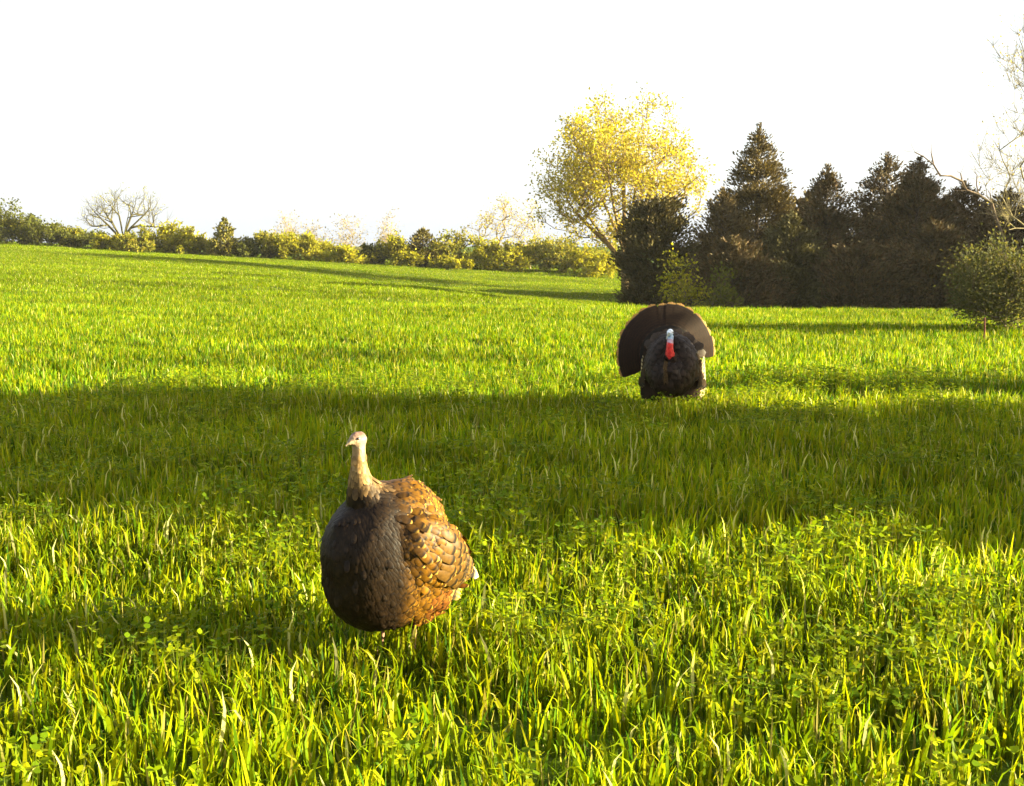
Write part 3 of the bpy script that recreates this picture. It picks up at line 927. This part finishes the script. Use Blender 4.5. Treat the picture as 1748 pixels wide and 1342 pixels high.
def place(o, loc, xdir, zdir):
    x = Vector(xdir).normalized(); z = Vector(zdir); z = (z - x * z.dot(x)).normalized(); y = z.cross(x)
    o.matrix_local = Matrix.Translation(Vector(loc)) @ Matrix((x, y, z)).transposed().to_4x4()

def legs(acc, x, y, hip_z, rng):
    for s in (-1, 1):
        loft(acc, [(x - .02, s * y, hip_z + .08), (x, s * y, hip_z), (x - .015, s * y, .17), (x - .02, s * y, .15)], [.06, .05, .022, .012], [.07, .055, .022, .012])
        loft(acc, [(x - .02, s * y, .17), (x - .01, s * y, .08), (x, s * y, .015)], [.010, .009, .010], [.010, .009, .010], sides=10)
        for a in (-.5, 0, .5, 3.14):
            L = .09 if a != 3.14 else .04
            loft(acc, [(x, s * y, .016), (x + L * .5 * math.cos(a), s * y + L * .5 * math.sin(a), .014), (x + L * math.cos(a), s * y + L * math.sin(a), .008)], [.009, .008, .004], [.009, .008, .004],
                 side=(-math.sin(a), math.cos(a), 0), sides=8)

def ball(name, r, col, parent, loc):
    v, f = [], []
    for i in range(7):
        for j in range(10):
            ph, th = math.pi * i / 6, 2 * math.pi * j / 10
            v.append((r * math.sin(ph) * math.cos(th), r * math.sin(ph) * math.sin(th), r * math.cos(ph)))
    for i in range(6):
        for j in range(10):
            k = (j + 1) % 10
            f.append((i * 10 + j, i * 10 + k, (i + 1) * 10 + k, (i + 1) * 10 + j))
    return obj(name, make_mesh(name, v, f, np.tile(col, (len(v), 1)), smooth=True), M_EYE, parent, loc)

def barred(dark, light, n, tip=None, tipat=.95, sub=None, subat=.86):
    def fn(t, y):
        if tip is not None and t > tipat:
            return tip
        if sub is not None and t > subat:
            return sub
        return light if math.sin(t * n * 6.283 + abs(y) * 1.5) > .15 else dark
    return fn

def build_hen():
    rng = np.random.default_rng(21)
    D = 4.15
    x0 = xat(668, D)
    root = empty('turkey_hen', (x0, D, gz(x0, D)), math.atan2(-.73, -.68))
    tag(root, 'bronze hen turkey standing in tall grass, facing left with slim pale head raised', 'turkey')
    rx = np.array([-.30, -.245, -.175, -.09, 0, .095, .17, .225, .25])
    zc = np.array([.33, .315, .31, .33, .378, .432, .485, .52, .54])
    ry = np.array([.05, .088, .135, .168, .184, .18, .148, .094, .03])
    rz = np.array([.035, .085, .155, .22, .275, .268, .205, .122, .04])
    acc = ([], [])
    zc, ry, rz = spline(rx, zc)[1], np.maximum(spline(rx, ry)[1], .01), np.maximum(spline(rx, rz)[1], .01)
    rx = spline(rx, rx)[0]
    loft(acc, np.stack([rx, rx * 0, zc], 1), ry, rz, sides=36)
    # neck and head, held upright
    loft(acc, [(.05, 0, .54), (.11, 0, .59), (.142, 0, .64), (.158, 0, .69), (.162, 0, .745), (.160, 0, .815)], [.13, .098, .062, .037, .0245, .022], [.14, .104, .064, .039, .026, .024], sides=18)
    loft(acc, [(.136, 0, .822), (.153, 0, .833), (.176, 0, .834), (.196, 0, .828)], [.016, .025, .023, .014], [.018, .028, .026, .016], sides=14)
    loft(acc, [(.192, 0, .826), (.210, 0, .820), (.226, 0, .810)], [.011, .008, .003], [.012, .008, .003], sides=10)
    for s_ in (-1, 1):
        loft(acc, [(.115, s_ * .120, .50), (.07, s_ * .155, .485), (.0, s_ * .172, .44), (-.08, s_ * .166, .39), (-.16, s_ * .14, .345), (-.235, s_ * .105, .305), (-.285, s_ * .075, .285)],
             [.03, .042, .046, .044, .038, .026, .012], [.05, .095, .118, .112, .088, .055, .02], side=(0, 1.0, 0), sides=20)
    loft(acc, [(-.16, 0, .32), (-.10, 0, .22), (-.05, 0, .15)], [.13, .13, .08], [.12, .12, .08], sides=18)
    legs(acc, .0, .085, .22, rng)
    me = fuse(acc, .0065, 8, 'body')
    def body_col(co):
        c = np.tile([.022, .012, .005], (len(co), 1))
        z, x = co[:, 2], co[:, 0]
        nk = (z > .69) & (x > .10)
        c[nk] = (.27, .17, .08)
        c[(z > .80) & (x > .05)] = (.27, .18, .11)
        c[(z > .80) & (x > .20)] = (.20, .15, .09)
        c[(z > .838) & (x > .12) & (x < .19)] = (.15, .085, .06)
        c[z < .125] = (.22, .11, .07)
        return c
    paint(me, body_col)
    obj('body', me, None, root).data.materials[0] = M_BODY
    def flow(p):
        if p[2] > .64 and p[0] > .08:
            return np.array([-.25, 0, -1.])
        k = np.clip((p[0] + .05) / .3, 0, 1)
        return np.array([-1.0 + .75 * k, 0, -.35 - .75 * k])
    def on_wing(P):
        c = .44 + .55 * P[:, 0]
        return (P[:, 0] < .10) & (P[:, 0] > -.26) & (np.abs(P[:, 1]) > .11) & (P[:, 2] > c - .11) & (P[:, 2] < c + .11)
    def size(P):
        s = np.full((len(P), 2), 1.0)
        s[:, 0], s[:, 1] = .046, .024
        wg = on_wing(P)
        s[wg] = (.062, .027)
        nk = P[:, 2] > .70
        s[nk] = (.026, .015)
        mid_ = (P[:, 2] > .63) & (P[:, 0] > .06) & ~nk
        s[mid_] = (.036, .021)
        br = (P[:, 0] > .1) & ~nk & ~mid_ & ~wg
        s[br] = (.036, .019)
        return s
    def colour(p, rng):
        k = rng.uniform(.75, 1.3)
        w = np.clip((.08 - p[0] + .5 * max(0, abs(p[1]) - .06)) / .13, 0, 1) * rng.uniform(.55, 1.15)
        w = min(1.0, w)      # dark breast, its shade deepened in the colour; bronze flanks and back
        b = (np.array([.012, .0066, .003]) * (1 - w) + np.array([.125, .053, .003]) * w) * k
        d = np.array([.008, .005, .004])
        t = (np.array([.024, .013, .005]) * (1 - w) + np.array([.44, .23, .02]) * w) * rng.choice([.15, .4, 1.0, 1.3])  # buff tips, brightened on the flanks to carry the gold highlights
        if p[2] > .64 and p[0] > .06:
            q = np.clip((p[2] - .64) / .09, 0, 1)
            b = (np.array([.022, .012, .005]) * (1 - q) + np.array([.19, .115, .045]) * q) * k
            return np.array([b, b, b * 1.5, b * 1.7, b * 2, b * 2])
        if p[0] < -.03 and p[2] < .27:
            b = np.array([.11, .038, .006]) * k
        if on_wing(p[None])[0]:
            t = np.array([.42, .24, .04]) * rng.choice([.2, .4, .7, 1.1])  # wing tips, lightened likewise for the gold highlights
            return np.array([d, b * .8, b * 1.2, d * 1.3, t, t])
        return np.array([d, b, b * 1.35, d, t, t])
    a = coat(me, rng, 4200, lambda P: (P[:, 2] > .135) & (P[:, 2] < .775) & ~((P[:, 2] > .72) & (P[:, 0] > .08) & (np.arange(len(P)) % 4 > 0)), flow, size, colour, tilt=lambda p: (.08 if p[0] > .12 else .12) * (2.6 if rng.random() < .08 else 1), mind=.5)
    pl = obj('plumage', a.mesh('plumage'), M_FEATHER, root)
    pl['kind'] = 'stuff'
    # folded wings: covert shell and flight feathers laid on the flank
    me.calc_loop_triangles()
    bvh = BVHTree.FromPolygons([v.co.copy() for v in me.vertices], [tuple(p.vertices) for p in me.polygons])
    def surf(x, z):
        hit = bvh.ray_cast(Vector((x, .6, z)), Vector((0, -1, 0)))[0]
        return hit.y if hit is not None and hit.y > .03 else .05
    def laid(p0, d, L, W, side, colf, off, rows=9, lift=.0):
        """feather bent over the flank"""
        d = np.array(d) / np.linalg.norm(d)
        up = np.array([-d[1], d[0]])
        v, c, f = [], [], []
        for k in range(rows + 1):
            t = k / rows
            w = W * min(1, .5 + t * 1.6) * (1 if t < .8 else max(.1, math.sqrt(1 - ((t - .8) / .2) ** 2)))
            for y in (-.5, 0, .5):
                q = np.array(p0) + d * L * t + up * w * y
                s = surf(max(q[0], -.275), q[1]) + off + lift * min(1, t * 1.6) + (.004 if y == 0 else 0)
                v.append((q[0], side * s, q[1])); c.append(colf(t, y))
        for k in range(rows):
            for j in range(2):
                f.append((k * 3 + j, k * 3 + j + 1, k * 3 + j + 4, k * 3 + j + 3))
        return v, f, c
    for side in (-1, 1):
        a = Acc()
        for r in range(4):
            for k in range(5):
                s = k / 4
                px = -.02 - .035 * r + rng.normal(0, .006); pz = .50 - .045 * s - .02 * r - .10 * s + rng.normal(0, .006)
                kk = rng.uniform(.8, 1.25)
                b = np.array([.085, .042, .008]) * kk; t_ = np.array([.30, .17, .03]) * kk; dd = np.array([.014, .009, .006])
                v, f, c = laid((px, pz), (-1, -.55), .085 + .010 * r, .036, side, lambda t, y: (t_ if t > .9 else dd if t > .76 else b), .002 + .0006 * (6 - r), lift=.012)
                a.add(v, f, np.array(c))
        wing = obj('wing', a.mesh('wing'), M_FEATHER, root)
        for k in range(10):
            s = k / 9
            colf = barred((.035, .024, .016), (.30, .19, .05) if k > 4 else (.15, .08, .018), 8, tip=(.34, .21, .05))
            v, f, c = laid((-.06 - .04 * s, .43 - .15 * s), (-1, -.50 - .12 * s), .25 - .05 * s, .032, side, colf, -.004 + .0010 * (10 - k), rows=12, lift=.014)
            obj('flight_feather', make_mesh('flight_feather', v, f, np.array(c)), M_FEATHER, wing)
    # folded tail
    tail = None
    a = Acc()
    for k in range(9):
        an = (k - 4) * .14
        v, f, c = [], [], []
        m = quill(.12, .045, lambda t, y: (.30, .2, .08) if t > .88 else (.06, .04, .02), -.1, 8)
        o = obj('tail_covert', m, M_FEATHER, None)
        if tail is None:
            tail = o; o.name = 'tail'; o.parent = root
            place(o, (-.215, 0, .365), (-1, 0, -.36), (-.42, 0, 1))
        else:
            o.parent = tail
            place(o, (0, 0, .004), (1, math.sin(an if k % 2 else -an), 0), (0, 0, 1))
    for k in range(13):
        an = (k - 6) * .10
        m = quill(.185, .05, barred((.04, .026, .016), (.14, .075, .03), 8, tip=(.55, .42, .2), tipat=.91, sub=(.02, .015, .012), subat=.80), -.05, 16)
        o = obj('tail_feather', m, M_FEATHER, tail)
        place(o, (.0, 0, -.006 - .002 * abs(k - 6)), (1, an * 1.15, -abs(an) * .45), (0, an * 1.9, 1))
    for s in (-1, 1):
        ball('eye', .0048, (.02, .012, .008), root, (.179, s * .0205, .838))

def build_tom():
    rng = np.random.default_rng(33)
    D = 10.6
    x0 = xat(1150, D)
    root = empty('turkey_tom', (x0, D, gz(x0, D)), R(-102))
    tag(root, 'dark strutting tom turkey with fanned tail, red wattles and white head', 'turkey')
    rx = np.array([-.32, -.23, -.12, 0, .1, .19, .26, .295])
    zc = np.array([.44, .45, .44, .43, .42, .41, .41, .42])
    ry = np.array([.07, .15, .205, .232, .228, .19, .12, .05])
    rz = np.array([.07, .165, .245, .285, .285, .245, .155, .06])
    acc = ([], [])
    zc, ry, rz = spline(rx, zc)[1], np.maximum(spline(rx, ry)[1], .01), np.maximum(spline(rx, rz)[1], .01)
    rx = spline(rx, rx)[0]
    loft(acc, np.stack([rx, rx * 0, zc], 1), ry, rz, sides=36)
    # neck folded against the chest, head on top
    loft(acc, [(.12, 0, .52), (.22, 0, .52), (.285, 0, .555), (.300, 0, .615), (.292, .002, .67), (.288, .004, .715)], [.12, .07, .040, .031, .028, .028], [.12, .075, .043, .034, .031, .030], sides=16)
    loft(acc, [(.262, .004, .735), (.285, .003, .745), (.312, -.003, .742), (.332, -.010, .730)], [.018, .029, .027, .016], [.022, .033, .030, .018], sides=14)
    loft(acc, [(.328, -.010, .728), (.348, -.018, .716), (.362, -.024, .698)], [.012, .009, .003], [.012, .009, .003], sides=10)
    # wattles and caruncles at the throat, snood over the bill
    loft(acc, [(.33, .002, .665), (.335, .003, .62), (.335, .004, .57), (.328, .004, .525)], [.016, .021, .026, .018], [.014, .018, .020, .014], sides=12)
    for (cx, cy, cz, r) in ((.338, -.013, .548, .014), (.34, .015, .54, .015), (.337, .0, .522, .014), (.324, -.024, .58, .012), (.324, .026, .59, .012), (.32, .022, .63, .010), (.334, -.014, .60, .010), (.336, .012, .575, .011), (.325, -.02, .64, .009)):
        loft(acc, [(cx, cy, cz + r * .8), (cx, cy, cz), (cx, cy, cz - r * .8)], [r * .6, r, r * .6], [r * .6, r, r * .6], sides=10)
    loft(acc, [(.335, -.006, .742), (.352, -.012, .735), (.362, -.022, .712), (.362, -.028, .685)], [.006, .007, .007, .005], [.006, .007, .007, .005], sides=8)
    legs(acc, .02, .10, .24, rng)
    me = fuse(acc, .006, 3, 'body')
    def body_col(co):
        c = np.tile([.030, .022, .018], (len(co), 1))
        x, y, z = co[:, 0], co[:, 1], co[:, 2] + .007 * np.sin(co[:, 1] * 170 + co[:, 0] * 90) + .005 * np.sin(co[:, 2] * 210 + co[:, 1] * 60)
        hd = (x > .235) & (np.abs(y) < .075)
        c[(np.abs(y) < .075) & (((x > .307) & (z > .47)) | ((z > .545) & (x > .25)))] = (.60, .022, .016)
        c[hd & (z > .655)] = (.45, .30, .38)
        c[hd & (z > .69)] = (.42, .55, .72)
        c[hd & (z > .735)] = (.78, .82, .86)
        c[(x > .338) & (z > .675) & (z < .75)] = (.30, .32, .26)
        c[(z < .17)] = (.35, .15, .12)
        return c
    paint(me, body_col)
    obj('body', me, None, root).data.materials[0] = M_BODY
    def flow(p):
        k = np.clip((p[0] + .1) / .35, 0, 1)
        return np.array([-1.0 + .9 * k, 0, -.3 - .7 * k])
    def size(P):
        return np.tile([.068, .056], (len(P), 1))
    def colour(p, rng):
        k = rng.uniform(.7, 1.3)
        b = np.array([.020, .012, .008]) * k; d = np.array([.009, .006, .005]); t = np.array([.016, .010, .007])
        if p[0] < .02 and abs(p[1]) > .16:
            b = np.array([.12, .07, .028]) * k
        return np.array([d, b, b * 1.3, b, d, t])
    a = coat(me, rng, 760, lambda P: (P[:, 2] > .18) & ~((P[:, 0] > .275) & (P[:, 2] > .48)) & (P[:, 2] < .72), flow, size, colour, tilt=.2, mind=.55)
    pl = obj('plumage', a.mesh('plumage'), M_FEATHER, root)
    pl['kind'] = 'stuff'
    # back feathers raised in a ruff behind the neck
    a = Acc()
    for k in range(46):
        th = math.pi * (.04 + .92 * rng.random()); rr = rng.uniform(.12, .2)
        q = quill(.14, .07, lambda t, y: (.05, .032, .018) if t < .8 else (.02, .015, .012), -.15, 6)
        vv = np.empty(len(q.vertices) * 3, np.float32); q.vertices.foreach_get('co', vv); vv = vv.reshape(-1, 3).astype(float)
        xd = norm(np.array([-.55, math.cos(th), math.sin(th)])); zd = norm(np.array([1, .3 * math.cos(th), .3 * math.sin(th)])); zd = norm(zd - xd * (xd @ zd)); yd = np.cross(zd, xd)
        base = np.array([rng.uniform(-.1, .08), rr * math.cos(th) * 1.0, .5 + rr * math.sin(th) * .75])
        w = base + vv[:, :1] * xd + vv[:, 1:2] * yd + vv[:, 2:] * zd
        a.add(w, np.array([p.vertices[:] for p in q.polygons]), np.tile(np.array([.045, .03, .02]) * rng.uniform(.7, 1.4), (len(w), 1)))
        bpy.data.meshes.remove(q)
    obj('back_ruff', a.mesh('back_ruff'), M_FEATHER, root)
    # tail fan: eighteen broad feathers, coverts in front
    hub = (-.27, -.05, .495)
    cov = Acc()
    fan = None
    NF = 18
    tailm = quill(.425, .112, barred((.015, .008, .005), (.027, .013, .006), 17, tip=(.34, .185, .055), tipat=.95, sub=(.018, .012, .010), subat=.89), -.03, 44, cup=.05)
    covm = quill(.215, .095, barred((.02, .013, .009), (.042, .024, .013), 9, tip=(.07, .04, .02), tipat=.95, sub=(.015, .012, .01), subat=.82), -.02, 18, cup=.06)
    fan = empty('tail_fan', hub)
    fan.parent = root
    fan.rotation_euler = (0, 0, R(20))
    for k in range(NF):
        th = R(2 + 199 * k / (NF - 1) + rng.normal(0, .5))
        o = obj('tail_feather', tailm, M_FEATHER, fan)
        d = Vector((-.20 + rng.normal(0, .004), math.cos(th), math.sin(th)))
        place(o, d * (.075 + rng.normal(0, .005)) + Vector((.0015 * (k - 8.5), 0, 0)), d, (1, .05 * math.sin(th), -.05 * math.cos(th)))
    for k in range(14):
        th = R(8 + 186 * k / 13 + rng.normal(0, 1))
        o = obj('tail_covert', covm, M_FEATHER, fan)
        d = Vector((-.13, math.cos(th), math.sin(th)))
        place(o, d * .07 + Vector((.022, 0, 0)), d, (1, .10 * math.sin(th), -.10 * math.cos(th)))
    # drooping wings
    for side in (-1, 1):
        a = Acc()
        for r in range(4):
            for k in range(7):
                s = k / 6
                q = quill(.12, .055, lambda t, y: (.24, .16, .07) if t > .93 else ((.02, .016, .014) if t > .7 else (.05, .032, .02)), -.12, 8, cup=.2)
                vv = np.empty(len(q.vertices) * 3, np.float32); q.vertices.foreach_get('co', vv); vv = vv.reshape(-1, 3).astype(float)
                cc = np.empty(len(vv) * 4, np.float32); q.attributes['Col'].data.foreach_get('color', cc); cc = cc.reshape(-1, 4)[:, :3]
                xd = norm(np.array([-.35 - .2 * s, side * (.22 - .05 * r), -1.0])); zd = norm(np.array([.9, side * .8, .2])); zd = norm(zd - xd * (xd @ zd)); yd = np.cross(zd, xd)
                base = np.array([.13 - .26 * s, side * (.19 + .020 * r + .035 * math.sin(s * 3)), .56 - .075 * r - .05 * s]) + rng.normal(0, .005, 3)
                a.add(base + vv[:, :1] * xd + vv[:, 1:2] * yd + vv[:, 2:] * zd, np.array([p.vertices[:] for p in q.polygons]), cc * rng.uniform(.8, 1.25))
                bpy.data.meshes.remove(q)
        wing = obj('wing', a.mesh('wing'), M_FEATHER, root)
        prim = quill(.40, .08, lambda t, y: (.018, .011, .008) if abs(y) < .3 else (.034, .020, .012), -.08, 12, cup=.12)
        outer = quill(.40, .06, barred((.035, .026, .02), (.60, .46, .24), 10), -.05, 30, cup=.1)
        for k in range(13):
            s = k / 12
            o = obj('flight_feather', outer if k > 7 else prim, M_FEATHER, wing)
            place(o, (.17 - .30 * s ** 1.3, side * (.13 + .15 * math.sin(s * 1.75)), .50 - .03 * s + rng.normal(0, .012)), (-.04 - .30 * s + rng.normal(0, .03), side * (.0 + rng.normal(0, .04)), -1.0), (1 - .45 * s, side * (.35 + .5 * s), .1))
    # beard: stiff bristles hanging from the chest
    paths, radii, cols = [], [], []
    for k in range(40):
        y0_ = rng.normal(0, .012); y = -.030 + y0_ * .6; L = rng.uniform(.09, .20) * (1 - 12 * abs(y0_))
        paths.append(np.array([[.265, y, .49], [.345 + rng.normal(0, .004), y + rng.normal(0, .004), .47 - L * .5], [.345 + rng.normal(0, .006), y + rng.normal(0, .010), .47 - L]]))
        radii.append(np.array([.003, .003, .0015])); cols.append(np.array((.08, .046, .016)) * rng.uniform(.6, 1.3))
    obj('beard', tubes(paths, radii, 4, cols).mesh('beard'), M_FEATHER, root)
    for s in (-1, 1):
        ball('eye', .0055, (.02, .012, .008), root, (.312, s * .029 - .003, .748))
build_hen()
build_tom()

# ------------------------------------------------------------------ thin volume added to imitate lens glare over the far trees
def build_glare_haze():
    x0, x1, y0, y1, z0, z1 = -140, 140, -60, 150, -4.0, 16.0
    v = [(x, y, z) for z in (z0, z1) for y in (y0, y1) for x in (x0, x1)]
    f = [(0, 2, 3, 1), (4, 5, 7, 6), (0, 1, 5, 4), (2, 6, 7, 3), (0, 4, 6, 2), (1, 3, 7, 5)]
    me = make_mesh('glare_haze', v, f)
    m, nt, out = new_mat('glare_haze')
    pv = nt.nodes.new('ShaderNodeVolumePrincipled')
    pv.inputs['Color'].default_value = (0.95, 0.93, 0.90, 1)
    pv.inputs['Density'].default_value = 0.0002
    pv.inputs['Anisotropy'].default_value = 0.2
    nt.links.new(pv.outputs[0], out.inputs['Volume'])
    o = obj('glare_haze', me, m)
    o['kind'] = 'stuff'
build_glare_haze()
